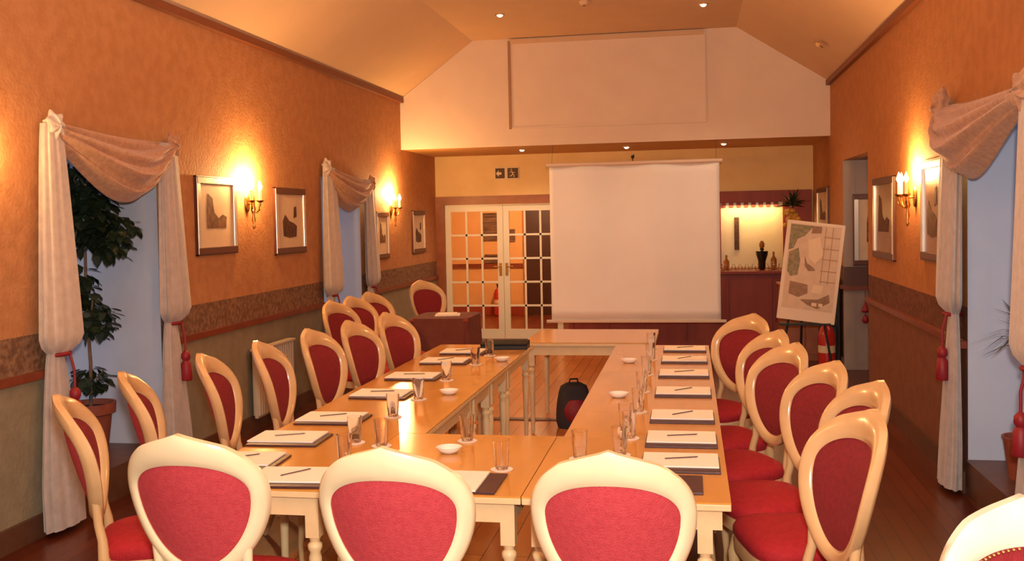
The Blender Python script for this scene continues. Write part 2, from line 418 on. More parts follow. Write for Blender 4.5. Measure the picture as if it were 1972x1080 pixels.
# ------------------------------------------------------------------ projection screen
t = empty('projection_screen', (-.68, BULK-.12, .42), 0, 'large white pull-down projection screen hanging before the back wall', 'projection screen')
def scr(u, v): return (-1.035+2.07*u, .012*math.sin(u*PI*5+1)*(.3+.7*v)+.006*math.sin(v*9), .05+1.91*v)
bm = bmesh.new(); grid_surface(bm, scr, 40, 16)
o = link('screen_fabric', bm, M['screen'], t, True); md = o.modifiers.new('s', 'SOLIDIFY'); md.thickness = .003
bm = bmesh.new(); tube(bm, [(-1.07,0,1.975), (1.07,0,1.975)], .026, 12); link('roller_case', bm, M['screen_case'], t, True)
bm = bmesh.new(); box(bm, -1.10, 1.10, -.02, .02, .015, .05); link('bottom_batten', bm, mat('batten_white', (.66,.52,.42), .5), t, bevel=.006)
bm = bmesh.new(); tube(bm, [(0,0,1.99), (0,0,2.06), (.02,.0,2.08)], .006); sphere(bm, (0,0,2.05), .022, 8, 6)
link('hanging_hook', bm, M['black'], t, True)
for x in (-1.0, 1.0):
    bm = bmesh.new(); tube(bm, [(x,0,1.99), (x,.13,2.24)], .0015, 6); link('hanging_cord', bm, M['black'], t, True)

# ------------------------------------------------------------------ bar
t = empty('bar_counter', (.62, 13.2, 0), 0, 'dark mahogany bar counter below the mirrored recess', 'bar counter')
bm = bmesh.new(); box(bm, -2.25, .98, -.02, .3, 0, .96)
for x in (-2.2, -1.72, -1.25, -.7, -.15, .4, .93): box(bm, x-.02, x+.02, -.032, -.02, .1, .9)
link('counter_front', bm, M['mahog'], t, bevel=.004)
link('worktop', bx(-2.28, 1.0, -.08, .34, .96, 1.0), M['mahog'], t, bevel=.006)
t = empty('bar_back_panel', (.83, YB-.01, 1.0), 0, 'mahogany framed recess with pale mirror behind the bar', 'bar mirror')
bm = bmesh.new()
box(bm, -.55, .80, -.06, 0, .9, 1.06); box(bm, -.55, -.41, -.06, 0, -.0, .9); box(bm, .42, .80, -.06, 0, -.0, .9)
for i in range(8): box(bm, -.40+.1*i, -.34+.1*i, -.058, -.03, .84, .9)
link('mahogany_surround', bm, M['mahog'], t, bevel=.004)
link('mirror_panel', bx(-.41, .42, -.02, -.005, 0, .9), M['mirror'], t)
tag(link('reflection_strip', bx(.60, .665, YB-.045, YB-.032, 1.25, 1.70), M['inkdark']), 'narrow dark upright reflection painted on the pale mirror behind the bar', 'mirror_reflection')  # dark reflection in the mirror drawn as a solid strip
def bottle(loc, label, m, h=.3, group=None):
    bm = bmesh.new(); lathe(bm, [(.035,0), (.038,.01), (.038,h*.6), (.014,h*.75), (.012,h*.95), (.015,h)], 12)
    o = link('bottle', bm, m, None, True); o.location = loc; tag(o, label, 'bottle', group); return o
# black bust-shaped decanter
t = empty('decanter', (.93, 13.42, 1.0), 0, 'black square-shouldered decanter with stopper standing on the bar counter', 'decanter')
bm = bmesh.new(); lathe(bm, [(.03,0), (.045,.02), (.05,.12), (.075,.2), (.08,.25), (.03,.265), (.022,.29)], 16); link('body', bm, M['bottle'], t, True)
bm = bmesh.new(); lathe(bm, [(.018,.285), (.034,.31), (.034,.35), (.015,.385)], 12); link('stopper', bm, M['amber'], t, True)
# little glasses on the counter
bm = bmesh.new(); lathe(bm, [(.028,0), (.022,.004), (.026,.05), (.034,.09), (.031,.09), (.022,.008)], 12, cap=False)
g0 = link('bar_glass', bm, M['glass'], None, True); g0.location = (.43, 13.25, 1.0)
tag(g0, 'tiny clear glass in the row on the bar counter between screen and easel', 'glass', 'small glasses along the bar counter')
for i in range(1, 9):
    if i == 6: continue
    c = g0.copy(); COL.objects.link(c); c.location = (.43+.085*i, 13.25+.03*(i % 2), 1.0)
bottle((.47, 13.42, 1.0), 'short amber bottle on the bar counter at the right edge of the screen', M['amber'], .2)
bottle((1.08, 13.42, 1.0), 'amber bottle on the bar counter just left of the easel board', M['amber'], .24)
# potted flowers on the bar end
t = empty('flower_arrangement', (1.32, 13.35, 1.0), 0, 'arrangement of yellow flowers under dark spiky leaves above the bar, behind the easel', 'flower arrangement')
bm = bmesh.new(); lathe(bm, [(.05,0), (.08,.05), (.09,.3), (.06,.5), (.07,.56), (.055,.56), (.045,.5)], 16, cap=False); link('vase', bm, M['mahog'], t, True)
bm = bmesh.new()
for i in range(34):
    a = random.uniform(0, 2*PI); r = random.uniform(.02, .12)
    sphere(bm, (r*math.cos(a), r*math.sin(a), .64+random.uniform(-.08,.14)), .032, 6, 5)
link('yellow_blooms', bm, M['flower'], t, True)
bm = bmesh.new()
for i in range(40):
    a = random.uniform(0, 2*PI); e = random.uniform(.1, 1.3); L = random.uniform(.15, .3)
    d = Vector((math.cos(a)*math.cos(e), math.sin(a)*math.cos(e), math.sin(e))); p = Vector((0,0,.84)); s = Vector((-math.sin(a), math.cos(a), 0))*.02
    if abs(d.y*L) > .3: continue
    q = [p, p+d*L*.5+s, p+d*L-Vector((0,0,.04)), p+d*L*.5-s]
    bm.faces.new([bm.verts.new(v) for v in q])
tube(bm, [(0,0,.5), (0,0,.86)], .012)
link('foliage', bm, M['leaf'], t)

# ------------------------------------------------------------------ easel board
t = empty('easel', (1.17, 10.55, 0), 0, 'black tripod easel carrying the tilted picture board', 'easel')
for nm, a, b in (('leg', (-.28,.0,0), (-.02,.12,1.62)), ('leg', (.28,.0,0), (.02,.12,1.62)), ('leg', (0,.6,0), (0,.14,1.6))):
    bm = bmesh.new(); tube(bm, [a, b], .013); link(nm, bm, M['black'], t, True)
bm = bmesh.new(); box(bm, -.27, .24, -.045, .04, .585, .605); link('ledge', bm, M['black'], t)
b = empty('display_board', (1.155, 10.52, .625), 0, 'tilted white display board with pale lounge pictures standing on the easel', 'display board')
b.rotation_euler = (-.10, math.radians(7.5), 0)
link('board_panel', bx(-.29, .29, -.015, .0, .0, 1.03), M['poster'], b, bevel=.003)
def pr(nm, m, rects):
    bm = bmesh.new()
    for (x0, x1, z0, z1) in rects: box(bm, x0, x1, -.0172, -.0152, z0, z1)
    return link(nm, bm, m, b)
link('photo_background', bx(-.255, .255, -.0165, -.015, .12, 1.0), M['ptan'], b)
def shape(nm, m, pts, y=-.0166):
    bm = bmesh.new(); poly(bm, pts, y); link(nm, bm, m, b)
shape('printed_foliage', M['pgreen'], [(-.25,.99), (-.02,.99), (-.1,.88), (-.17,.84), (-.2,.74), (-.25,.72)])
shape('printed_foliage', M['pgreen'], [(-.24,.7), (-.15,.75), (-.12,.62), (-.13,.47), (-.2,.45), (-.24,.5)])
shape('printed_lampshade', M['pbrown'], [(-.03,.99), (.06,.99), (.06,.92), (-.04,.91)])
shape('printed_armchair', M['pbrown'], [(-.2,.40), (-.02,.38), (-.01,.29), (-.1,.24), (-.2,.27)])
shape('printed_table', M['pbrown'], [(-.08,.22), (.1,.24), (.2,.30), (.22,.22), (.1,.14), (0,.17)])
shape('printed_chair', M['pbrown'], [(-.08,.68), (-.05,.6), (.02,.56), (.04,.53), (-.03,.52), (-.07,.57)])
shape('printed_parasol', M['pcream'], [(-.06,.84), (.05,.88), (.1,.7), (.03,.6), (-.04,.66)])
shape('printed_cushion', M['pcream'], [(.02,.30), (.12,.30), (.14,.38), (.04,.39)])
shape('printed_cup', M['pcream'], [(.04,.2), (.09,.2), (.09,.165), (.04,.165)], -.0192)
shape('printed_cup', M['pcream'], [(.11,.2), (.15,.2), (.15,.165), (.11,.165)], -.0192)
pr('printed_window_grid', mat('poster_grid', (.42,.25,.15), .6), [(.10,.108,.4,.99), (.17,.178,.4,.99)] + [(.09,.25,z,z+.01) for z in (.42,.53,.65,.76,.88)])

extinguisher((1.43, 11.0, 0), 'red fire extinguisher with pale label on the floor behind the easel', 1.1)
t = empty('bar_end_cabinet', (1.32, 12.2, 0), 0, 'low red-brown wooden cabinet behind the easel', 'cabinet')
link('carcass', bx(-.28, .28, -.2, .2, 0, .88), M['frame_wood'], t, bevel=.004)
link('cabinet_top', bx(-.3, .3, -.22, .22, .88, .91), M['mahog'], t, bevel=.004)
bm = bmesh.new(); box(bm, -.25, -.005, -.215, -.2, .08, .82); link('door', bm, M['frame_wood'], t, bevel=.004)
bm = bmesh.new(); box(bm, .005, .25, -.215, -.2, .08, .82); link('door', bm, M['frame_wood'], t, bevel=.004)
t = empty('loudspeaker', (1.53, 11.55, 0), 0, 'tall narrow black floor speaker against the right wall by the alcove', 'loudspeaker')
link('cabinet', bx(-.1, .1, -.13, .13, 0, 1.0), M['black'], t, bevel=.006)
bm = bmesh.new()
for z in (.3, .55, .8): lathe(bm, [(.0,0),(.06,.0),(.075,.012),(.075,0)], 18, cap=False); bmesh.ops.transform(bm, matrix=Matrix.Translation((0,0,0)), verts=[])
for v in bm.verts: pass
bm.free(); bm = bmesh.new()
for z in (.3, .55, .8):
    n0 = len(bm.verts); lathe(bm, [(.02,.004), (.06,.0), (.075,.012), (.08,.0)], 18, cap=False); bm.verts.ensure_lookup_table()
    for v in bm.verts[n0:]: x, y, zz = v.co; v.co = (x, -.13-zz, z+y)
link('driver_cones', bm, M['charcoal'], t, True)

# ------------------------------------------------------------------ ceiling spotlights
def spot_fixture(loc, label, tilt=None, on=True, watts=0, cone=110):
    t = empty('ceiling_spotlight', loc, 0, label, 'spotlight', 'recessed ceiling spotlights')
    if tilt: t.rotation_euler = tilt
    bm = bmesh.new(); lathe(bm, [(.032,-.002), (.05,-.010), (.056,-.002), (.056,.0)], 20, cap=False); link('trim_ring', bm, M['gold'], t, True)
    bm = bmesh.new(); lathe(bm, [(.0,-.026), (.018,-.023), (.030,-.012), (.033,.0)], 16, cap=False); link('lamp_lens', bm, M['spotglow'] if on else M['ceil'], t, True)
    if watts:
        L = bpy.data.lights.new('halogen_lamp', 'SPOT'); L.energy = watts; L.spot_size = math.radians(cone); L.spot_blend = .9
        L.color = (1,.74,.48); L.shadow_soft_size = .04
        l = bpy.data.objects.new('halogen_lamp', L); COL.objects.link(l); l.parent = t; l.location = (0,0,-.07)
    return t
sl = -math.atan2(.78, 1.2)
spot_fixture((-2.04, 10.81, 3.999), 'small glowing spotlight at the left of the flat ceiling, above the framed panel', watts=62)
spot_fixture((.17, 10.87, 3.999), 'small glowing spotlight on the flat ceiling, above the right end of the framed panel', watts=85)
spot_fixture((1.00, 8.6, 4.0-.42*.72-.003), 'bright glowing spotlight on the right sloping ceiling', (0, .62, 0), watts=25)
spot_fixture((1.32, 10.6, 4.0-.74*.72-.003), 'dim unlit spotlight low on the right sloping ceiling near the bulkhead', (0, .62, 0), on=False)
spot_fixture((-2.19, 13.0, SOFF), 'leftmost glowing spotlight of the three under the bulkhead', watts=60, cone=150)
spot_fixture((-.81, 13.1, SOFF), 'middle glowing spotlight of the three under the bulkhead', watts=14, cone=150)
spot_fixture((.44, 13.05, SOFF), 'rightmost glowing spotlight of the three under the bulkhead', watts=10, cone=150)

t = empty('smoke_detector', (-1.06, 10.38, 4.0), 0, 'small brown-white smoke detector on the flat ceiling at the top edge of the picture', 'smoke detector')
bm = bmesh.new(); lathe(bm, [(.0,-.045), (.03,-.043), (.05,-.03), (.055,-.001)], 20, cap=False); link('housing', bm, M['ceil'], t, True)
bm = bmesh.new(); lathe(bm, [(.012,-.052), (.014,-.044)], 10); link('indicator', bm, M['inkbrown'], t, True)

# ------------------------------------------------------------------ wall sconces
def sconce(loc, side, label, watts):
    t = empty('wall_sconce', loc, 0 if side < 0 else PI, label, 'wall light', 'brass candle wall lights')   # local +x points into the room
    bm = bmesh.new(); n0 = 0
    lathe(bm, [(.0,.0), (.05,.004), (.045,.015), (.02,.02), (0,.022)], 20, cap=False)
    for v in bm.verts: x, y, z = v.co; v.co = (z, x*.8, -.06+y*1.6)
    link('backplate', bm, M['brass'], t, True)
    bm = bmesh.new(); lathe(bm, [(.003,-.28), (.014,-.26), (.006,-.24), (.018,-.2), (.008,-.16), (.022,-.12), (.012,-.08), (.016,-.03), (.004,.02)], 12, cx=.06)
    tube(bm, [(.01,0,-.06), (.06,0,-.07)], .007)
    link('stem', bm, M['brass'], t, True)
    for s in (-1, 0, 1):
        ex, ey = (.085 if s else .12), s*.085
        a = link('arm', (lambda b: (tube(b, [(.06,0,-.1), (.06+(ex-.06)*.4, ey*.4, -.14), (.06+(ex-.06)*.8, ey*.85, -.12), (ex, ey, -.07), (ex, ey, -.05)], .006), lathe(b, [(.008,-.06), (.03,-.045), (.033,-.04), (.008,-.045)], 12, ex, ey, 0), b)[2])(bmesh.new()), M['brass'], t, True)
        bm = bmesh.new(); lathe(bm, [(.011,-.045), (.011,.045)], 10, ex, ey, 0); link('candle_tube', bm, M['candle'], a, True)
        bm = bmesh.new(); lathe(bm, [(.006,.045), (.016,.065), (.017,.08), (.008,.105), (.001,.125)], 10, ex, ey, 0); link('bulb', bm, M['flame'], a, True)
        L = bpy.data.lights.new('candle_light', 'POINT'); L.energy = watts/3; L.color = (1,.56,.20); L.shadow_soft_size = .03
        l = bpy.data.objects.new('candle_light', L); COL.objects.link(l); l.parent = t; l.location = (.09, ey, .14)
    bm = bmesh.new()
    for s in (-1, 0, 1):
        ex, ey = (.085 if s else .12), s*.085
        tube(bm, [(ex, ey, -.06), (ex, ey, -.09)], .002, 5); sphere(bm, (ex, ey, -.1), .009, 8, 6, (1,1,1.6))
    link('crystal_drops', bm, M['glass'], t, True)
SW = 72
sconce((XL+.002, 4.50, 2.02), -1, 'brass candle wall light at the far left edge, before the first window', 20)
sconce((XL+.002, 7.74, 1.98), -1, 'brass candle wall light between the two pictures on the left wall', SW)
sconce((XL+.002, 11.78, 1.95), -1, 'brass candle wall light between the two small far pictures on the left wall', SW)
sconce((XR-.002, 7.78, 1.91), 1, 'brass candle wall light between the pictures on the right wall', 60)

# ------------------------------------------------------------------ pictures
M['mount_dark'] = mat('reflection_mount', (.32,.17,.10), .35, (.24,.11,.06), 5)  # brown-red reflections on the glass put into the mount colour
def picture(side, y0, y1, z0, z1, label, ink, seed, group='silver framed pictures on the side walls', facing=None, loc=None, w=None):
    wd = (y1-y0) if w is None else w; h = z1-z0; fw = .052
    if facing == 'y': t = empty('framed_picture', loc, 0, label, 'picture', group)
    else: t = empty('framed_picture', ((XL if side < 0 else XR), (y0+y1)/2, z0), (PI/2 if side < 0 else -PI/2), label, 'picture', group)
    # local: x along the picture, -y out from the wall
    for a, b in ((-wd/2, -wd/2+fw), (wd/2-fw, wd/2)): link('side_moulding', bx(a, b, -.028, -.002, 0, h), M['silver_frame'], t, bevel=.006)
    for c, d in ((0, fw), (h-fw, h)): link('cross_moulding', bx(-wd/2+.002, wd/2-.002, -.030, -.002, c, d), M['bronze'], t, bevel=.004)
    bm = bmesh.new()
    box(bm, -wd/2-.008, -wd/2, -.024, -.002, -.008, h+.008); box(bm, wd/2, wd/2+.008, -.024, -.002, -.008, h+.008); box(bm, -wd/2-.008, wd/2+.008, -.024, -.002, -.008, 0); box(bm, -wd/2-.008, wd/2+.008, -.024, -.002, h, h+.008)
    link('outer_edge', bm, M['bronze'], t)
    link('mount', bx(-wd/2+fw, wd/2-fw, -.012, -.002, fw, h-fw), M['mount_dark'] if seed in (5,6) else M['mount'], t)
    r = random.Random(seed); bm = bmesh.new(); iw = wd/2-fw; ih = h-2*fw
    def sh(pts): poly(bm, [(x*iw*1.0, fw+z*ih) for x, z in pts], -.0125)
    if seed % 2: sh([(-.6,.30), (.55,.30), (.6,.48), (.35,.52), (.1,.46), (-.15,.55), (-.25,.78), (-.5,.85), (-.6,.6)])
    else: sh([(-.55,.22), (-.1,.18), (.45,.2), (.5,.4), (.25,.46), (-.1,.5), (-.4,.62), (-.6,.5)]); sh([(.25,.55), (.5,.58), (.48,.78), (.3,.76)])
    link('print', bm, ink, t)
    return t
picture(-1, 6.86, 7.51, 1.52, 2.11, 'silver framed sepia print nearest the camera on the left wall', M['inkbrown'], 1)
picture(-1, 8.28, 8.97, 1.47, 2.06, 'silver framed dark print on the left wall, right of the first lit wall light', M['inkdark'], 2)
picture(-1, 11.17, 11.63, 1.3, 1.85, 'small framed print on the left wall just beyond the second window curtain', M['inkbrown'], 3)
picture(-1, 12.7, 13.3, 1.31, 1.87, 'small bright framed print on the left wall nearest the glazed doors', M['inkdark'], 4)
picture(1, 8.52, 9.42, 1.34, 2.03, 'silver framed picture on the right wall, beyond the wall light', M['inkdark'], 5)
picture(1, 6.93, 7.53, 1.40, 2.09, 'silver framed picture on the right wall between wall light and curtain', M['inkdark'], 6)
picture(1, 12.45, 13.45, 1.45, 2.05, 'framed picture on the right wall near the bar, above the easel board', M['inkbrown'], 7)
picture(0, 0, 0, 1.14, 1.91, 'dark framed picture on the pale far side of the right-hand alcove', M['inkbrown'], 9, facing='y', loc=(2.03, 11.342, 1.16), w=.52)

# ------------------------------------------------------------------ curtains
def panel(parent, name, side, yc, top_w, tie_w, z_top, z_tie, m, seed=0, lean=0.0, out=.11, low_w=.34):
    """gathered panel: narrow at the top, blousing over its tie-back, then falling to the floor"""
    xi = XL if side < 0 else XR; s = -side
    ph = seed*1.7
    def f(u, v):
        z = z_top+(z_tie-z_top)*v
        w = top_w+(tie_w-top_w)*(v**.8)
        if v > .92: w *= 1-.55*((v-.92)/.08)**2
        th = 2*PI*u
        rp = 1+.07*math.sin(9*th+ph+v*.8)+.04*math.sin(17*th+ph)
        dep = out*(.55+.45*v)*(1 if v < .92 else 1-.5*((v-.92)/.08)**2)
        y = yc+lean*v+.5*w*math.cos(th)*rp
        x = xi+s*(.025+dep*.5+dep*.5*math.sin(th)*rp)
        return (x, y, z)
    bm = bmesh.new(); g = grid_surface(bm, f, 72, 26, True); bm.faces.new(g[0][::-1]); bm.faces.new(g[-1])
    a = link(name, bm, m, parent, True)
    def f2(u, v):
        z = z_tie+.03-(z_tie+.03-.035)*v
        w = .11+(low_w-.11)*min(1, v*1.3)**.7
        th = 2*PI*u
        rp = 1+.08*math.sin(8*th+ph)+.05*math.sin(15*th+1)
        dep = .05+.06*v
        return (xi+s*(.03+dep*.5+dep*.5*math.sin(th)*rp), yc+lean+(-.04 if lean == 0 else 0)+.5*w*math.cos(th)*rp, z)
    bm = bmesh.new(); g = grid_surface(bm, f2, 64, 20, True); bm.faces.new(g[0][::-1]); bm.faces.new(g[-1])
    link('curtain_tail', bm, M['curtain'], a, True)
    bm = bmesh.new()
    pts = [(xi+s*(.055+.045*math.sin(k/16*2*PI)), yc+lean+.075*math.cos(k/16*2*PI), z_tie) for k in range(17)]
    tube(bm, pts, .012, 8)
    yt = yc+lean+(.03 if side < 0 else -.05); xt = xi+s*.125
    tube(bm, [(xi+s*.1, yt, z_tie), (xt, yt, z_tie-.1), (xt, yt, z_tie-.22)], .008, 8)
    lathe(bm, [(.012,0), (.03,-.02), (.032,-.05), (.02,-.07), (.034,-.09), (.042,-.2), (.036,-.21)], 14, xt, yt, z_tie-.2)
    link('tassel_tieback', bm, M['tassel'], a, True)
    return a

def swag(parent, side, y0, y1, z0, z1, droop, m, bias=.5, out=.16):
    """draped scarf: hangs between two rosettes in curved folds"""
    xi = XL if side < 0 else XR; s = -side
    def f(u, v):
        y = y0+(y1-y0)*u
        top = z0+(z1-z0)*u
        g = (math.sin(PI*(u**(math.log(.5)/math.log(bias)))))
        d = .03*g*(1-v)+v*(.10+(droop-.10)*g)
        rip = (math.sin(v*PI*7+u*3+math.sin(u*7))*.024+math.sin(v*PI*15-u*4)*.008)*(.35+.65*g)
        x = xi+s*(.03+out*math.sin(PI*min(1, v*.9+.05))*(.35+.65*g)+rip)
        return (x, y, top-d+rip*.3)
    bm = bmesh.new(); grid_surface(bm, f, 40, 48)
    a = link('swag', bm, m, parent, True)
    md = a.modifiers.new('s', 'SOLIDIFY'); md.thickness = .006
    for (y, z, k) in ((y0, z0, 1), (y1, z1, 2)):
        def r(u, v, y=y, z=z, k=k):
            th = 2*PI*u; ph = PI*v
            rr = (.075 if side < 0 else (.09 if k == 1 else .105))*(1+.16*math.sin(7*th+k)+.10*math.sin(5*ph+3*th))
            return (xi+s*(.06+rr*.55*math.cos(ph)*.9+.01), y+rr*1.0*math.sin(ph)*math.cos(th), z-.02+rr*1.05*math.sin(ph)*math.sin(th))
        bm = bmesh.new(); grid_surface(bm, r, 36, 18, True)
        link('rosette', bm, m if k == 2 and side < 0 else (M['curtain2'] if side < 0 else m), a, True)
    return a

c = empty('window_drapery', (0,0,0), 0, 'pale gauze curtains and peach swag round the left window with the leafy plant', 'curtains', 'curtains at the window recesses')
panel(c, 'curtain_panel', -1, 5.12, .17, .38, 2.34, 1.02, M['curtain2'], 1)
panel(c, 'curtain_panel', -1, 6.40, .20, .38, 2.32, 1.06, M['curtain'], 2)
swag(c, -1, 5.13, 6.44, 2.35, 2.33, .43, M['swag'], .55)
c = empty('window_drapery', (0,0,0), 0, 'pale gauze curtains and peach swag round the far left window, behind the dining chairs', 'curtains', 'curtains at the window recesses')
panel(c, 'curtain_panel', -1, 9.55, .30, .50, 2.30, 1.00, M['curtain2'], 3)
panel(c, 'curtain_panel', -1, 10.80, .26, .42, 2.22, 1.0, M['curtain'], 4)
swag(c, -1, 9.45, 10.85, 2.32, 2.20, .40, M['swag'], .45)
c = empty('window_drapery', (0,0,0), 0, 'pale gauze curtains and bunched peach swag round the right-hand window', 'curtains', 'curtains at the window recesses')
panel(c, 'curtain_panel', 1, 6.54, .40, .42, 2.34, 1.10, M['curtain'], 5)
panel(c, 'curtain_panel', 1, 5.06, .30, .42, 2.36, .98, M['curtain2'], 6)
swag(c, 1, 5.15, 6.74, 2.34, 2.42, .46, M['swag'], .6, .2)

# ------------------------------------------------------------------ plants
def leaf(bm, p, d, L, w, up=Vector((0,0,1))):
    d = d.normalized(); s = d.cross(up)
    if s.length < .1: s = Vector((1,0,0))
    s.normalize(); n = s.cross(d)
    pts = [p, p+d*L*.35+s*w*.5, p+d*L*.75+s*w*.38-n*L*.06, p+d*L-n*L*.16, p+d*L*.75-s*w*.38-n*L*.06, p+d*L*.35-s*w*.5]
    bm.faces.new([bm.verts.new(q) for q in pts])
rr = random.Random(3)
PX, PY, PZ = -4.06, 6.10, SILL+.004
t = empty('potted_ficus', (PX, PY, PZ), 0, 'tall dark leafy plant in a terracotta pot in the first left window recess', 'potted plant')
bm = bmesh.new(); lathe(bm, [(.10,0), (.105,.01), (.135,.25), (.16,.26), (.165,.33), (.145,.33), (.14,.29), (0,.29)], 28); link('terracotta_pot', bm, M['terracotta'], t, True)
bm = bmesh.new(); lathe(bm, [(0,.298), (.139,.295)], 20, cap=False); link('soil', bm, M['soil'], t)
bm = bmesh.new()
tube(bm, [(0,0,.28), (.01,.0,.6), (-.02,.02,1.0), (.0,.0,1.4), (.02,0,1.9)], [.013,.012,.011,.01,.006])
clusters = [((.02,-.02,1.62),(.19,.17,.22),420), ((.16,-.02,1.46),(.17,.12,.13),160), ((-.05,-.05,1.86),(.16,.14,.14),120), ((-.06,-.02,1.10),(.12,.13,.2),150), ((.02,-.02,.92),(.16,.13,.15),130), ((0,.0,.50),(.12,.11,.09),60)]
for c_, e_, n_ in clusters:
    for k in range(6):
        a = rr.uniform(0, 2*PI); tip = (c_[0]+e_[0]*.8*math.cos(a), c_[1]+e_[1]*.7*math.sin(a), c_[2]+rr.uniform(-.5,.8)*e_[2])
        tube(bm, [(c_[0]*.3, 0, max(.3, c_[2]-.15)), ((c_[0]+tip[0])/2, (c_[1]+tip[1])/2, c_[2]), tip], .004, 5)
tube(bm, [(.1,.0,1.5), (.26,.0,1.60), (.38,.0,1.52)], .004, 5)
link('stem', bm, M['bark'], t, True)
bm = bmesh.new()
for c_, e_, n_ in clusters:
    for k in range(n_):
        v = Vector((rr.gauss(0,1), rr.gauss(0,1), rr.gauss(0,1))).normalized()*rr.random()**.4
        p = Vector((c_[0]+v.x*e_[0], c_[1]+v.y*e_[1], c_[2]+v.z*e_[2]))
        d = Vector((v.x+rr.uniform(-.7,.7), v.y+rr.uniform(-.7,.7), -.5+rr.uniform(-.5,.6)))
        leaf(bm, p, d, rr.uniform(.075,.12), rr.uniform(.05,.07))
for k in range(34):
    q = k/34; p = Vector((.14+.26*q, .0, 1.5+.1*math.sin(q*PI)))
    leaf(bm, p, Vector((rr.uniform(-.3,.8), rr.uniform(-.5,.5), rr.uniform(-1,.1))), .08, .045)
link('foliage', bm, M['leaf'], t)

t = empty('potted_yucca', (1.86, 5.97, SILL+.004), 0, 'spiky long-leaved plant in the right window recess behind the curtain', 'potted plant')
bm = bmesh.new(); lathe(bm, [(.09,0), (.12,.22), (.13,.24), (.115,.24), (.11,.21), (0,.21)], 24); link('terracotta_pot', bm, M['terracotta'], t, True)
bm = bmesh.new(); tube(bm, [(0,0,.2), (.02,.01,.5), (0,0,.86)], .02); link('stem', bm, M['bark'], t, True)
bm = bmesh.new()
for k in range(70):
    a = rr.uniform(0, 2*PI); e = rr.uniform(-.5, 1.3); L = rr.uniform(.2,.31)
    d = Vector((math.cos(a)*math.cos(e), math.sin(a)*math.cos(e), math.sin(e))); p = Vector((0,0,.84+rr.uniform(-.08,.03)))
    s = Vector((-math.sin(a), math.cos(a), 0))*.009
    q1 = p+d*L*.5; q2 = p+d*L-Vector((0,0,.05*math.cos(e)))
    v = [bm.verts.new(x) for x in (p-s*.6, p+s*.6, q1+s, q2, q1-s)]; bm.faces.new(v)
link('foliage', bm, M['leaf2'], t)

# ------------------------------------------------------------------ radiator, socket, tassel
t = empty('radiator', (XL, 8.05, .12), 0, 'cream panel radiator on the left wall behind the side chairs', 'radiator')
bm = bmesh.new()
for k in range(16): box(bm, .04, .10, -.38+.0475*k, -.345+.0475*k, .02, .56)
box(bm, .055, .085, -.39, .39, 0, .58); box(bm, .03, .11, -.39, .39, .56, .585); link('panel', bm, M['radiator'], t, bevel=.006)
bm = bmesh.new(); box(bm, 0, .05, -.25, -.22, .1, .5); box(bm, 0, .05, .22, .25, .1, .5); link('bracket', bm, M['radiator'], t)
t = empty('power_socket', (XL, 7.42, .30), 0, 'small pale double socket low on the left wall left of the radiator', 'socket')
link('face_plate', bx(0, .012, -.073, .073, 0, .086), M['socket'], t, bevel=.004)
bm = bmesh.new()
for y in (-.035, .035): box(bm, .012, .017, y-.008, y+.008, .06, .075)
link('rocker_switch', bm, M['black'], t)
t = empty('hanging_ornament', (1.88, 11.30, .42), 0, 'small red tassel ornament hanging on the pale lower side of the right alcove', 'ornament')
bm = bmesh.new(); tube(bm, [(0,0,.46), (0,0,.28)], .005); link('cord', bm, M['tassel'], t)
bm = bmesh.new(); lathe(bm, [(.005,.34), (.02,.3), (.045,.24), (.03,.22)], 12); link('bell', bm, M['tassel'], t, True)
bm = bmesh.new(); lathe(bm, [(.002,.2), (.03,.17), (.04,.13), (.02,.1)], 12); tube(bm, [(0,0,.22), (0,0,.19)], .004); link('bead', bm, M['tassel'], t, True)

# ------------------------------------------------------------------ conference tables
def table(x0, x1, y0, y1, label, group, h=.75, inl=.055, inr=.055):
    t = empty('conference_table', ((x0+x1)/2, (y0+y1)/2, 0), 0, label, 'table', group)
    w, d = (x1-x0)/2-.002, (y1-y0)/2-.002
    o = link('tabletop', bx(-w, w, -d, d, h-.006, h), M['tabletop'], t)
    link('edge_band', bx(-w-.0, w+.0, -d, d, h-.03, h-.006), M['table_wood'], t, bevel=.003)
    bm = bmesh.new(); i = .03
    box(bm, -w+i, w-i, -d+i, -d+i+.02, h-.105, h-.03); box(bm, -w+i, w-i, d-i-.02, d-i, h-.105, h-.03)
    box(bm, -w+i, -w+i+.02, -d+i+.02, d-i-.02, h-.105, h-.03); box(bm, w-i-.02, w-i, -d+i+.02, d-i-.02, h-.105, h-.03)
    link('apron', bm, M['table_wood'], t)
    for sx in (-1, 1):
        for sy in (-1, 1):
            cx, cy = sx*(w-(inl if sx < 0 else inr)), sy*(d-.055)
            bm = bmesh.new(); box(bm, cx-.0265, cx+.0265, cy-.0265, cy+.0265, h-.19, h-.031)
            lathe(bm, [(.012,0), (.016,.02), (.02,.3), (.025,.48), (.02,.50), (.028,.515), (.028,.53), (.018,.54), (.024,.56)], 14, cx, cy, 0)
            link('leg', bm, M['table_wood'], t, True)
    return t
G = 'honey-topped conference tables in the U'
TX0, TX1 = -1.98, .13
table(TX0, -1.36, 3.45, 4.44, 'leftmost of the three light wood tables across the front, with the corner notepads', G)
table(-1.36, -.61, 3.45, 4.44, 'middle of the three light wood tables across the front of the U', G)
table(-.61, TX1, 3.45, 4.44, 'rightmost of the three light wood tables across the front of the U', G, inr=.09)
for (a, b, l) in ((4.44, 5.60, 'light wood table of the left arm next to the front row'), (5.60, 6.13, 'second table from the front in the left arm of the U'),
                  (6.13, 6.70, 'third table from the front in the left arm of the U'), (6.70, 7.65, 'far end table of the left arm, carrying the black laptop')):
    table(TX0, -1.23, a, b, l, G, inl=.32)
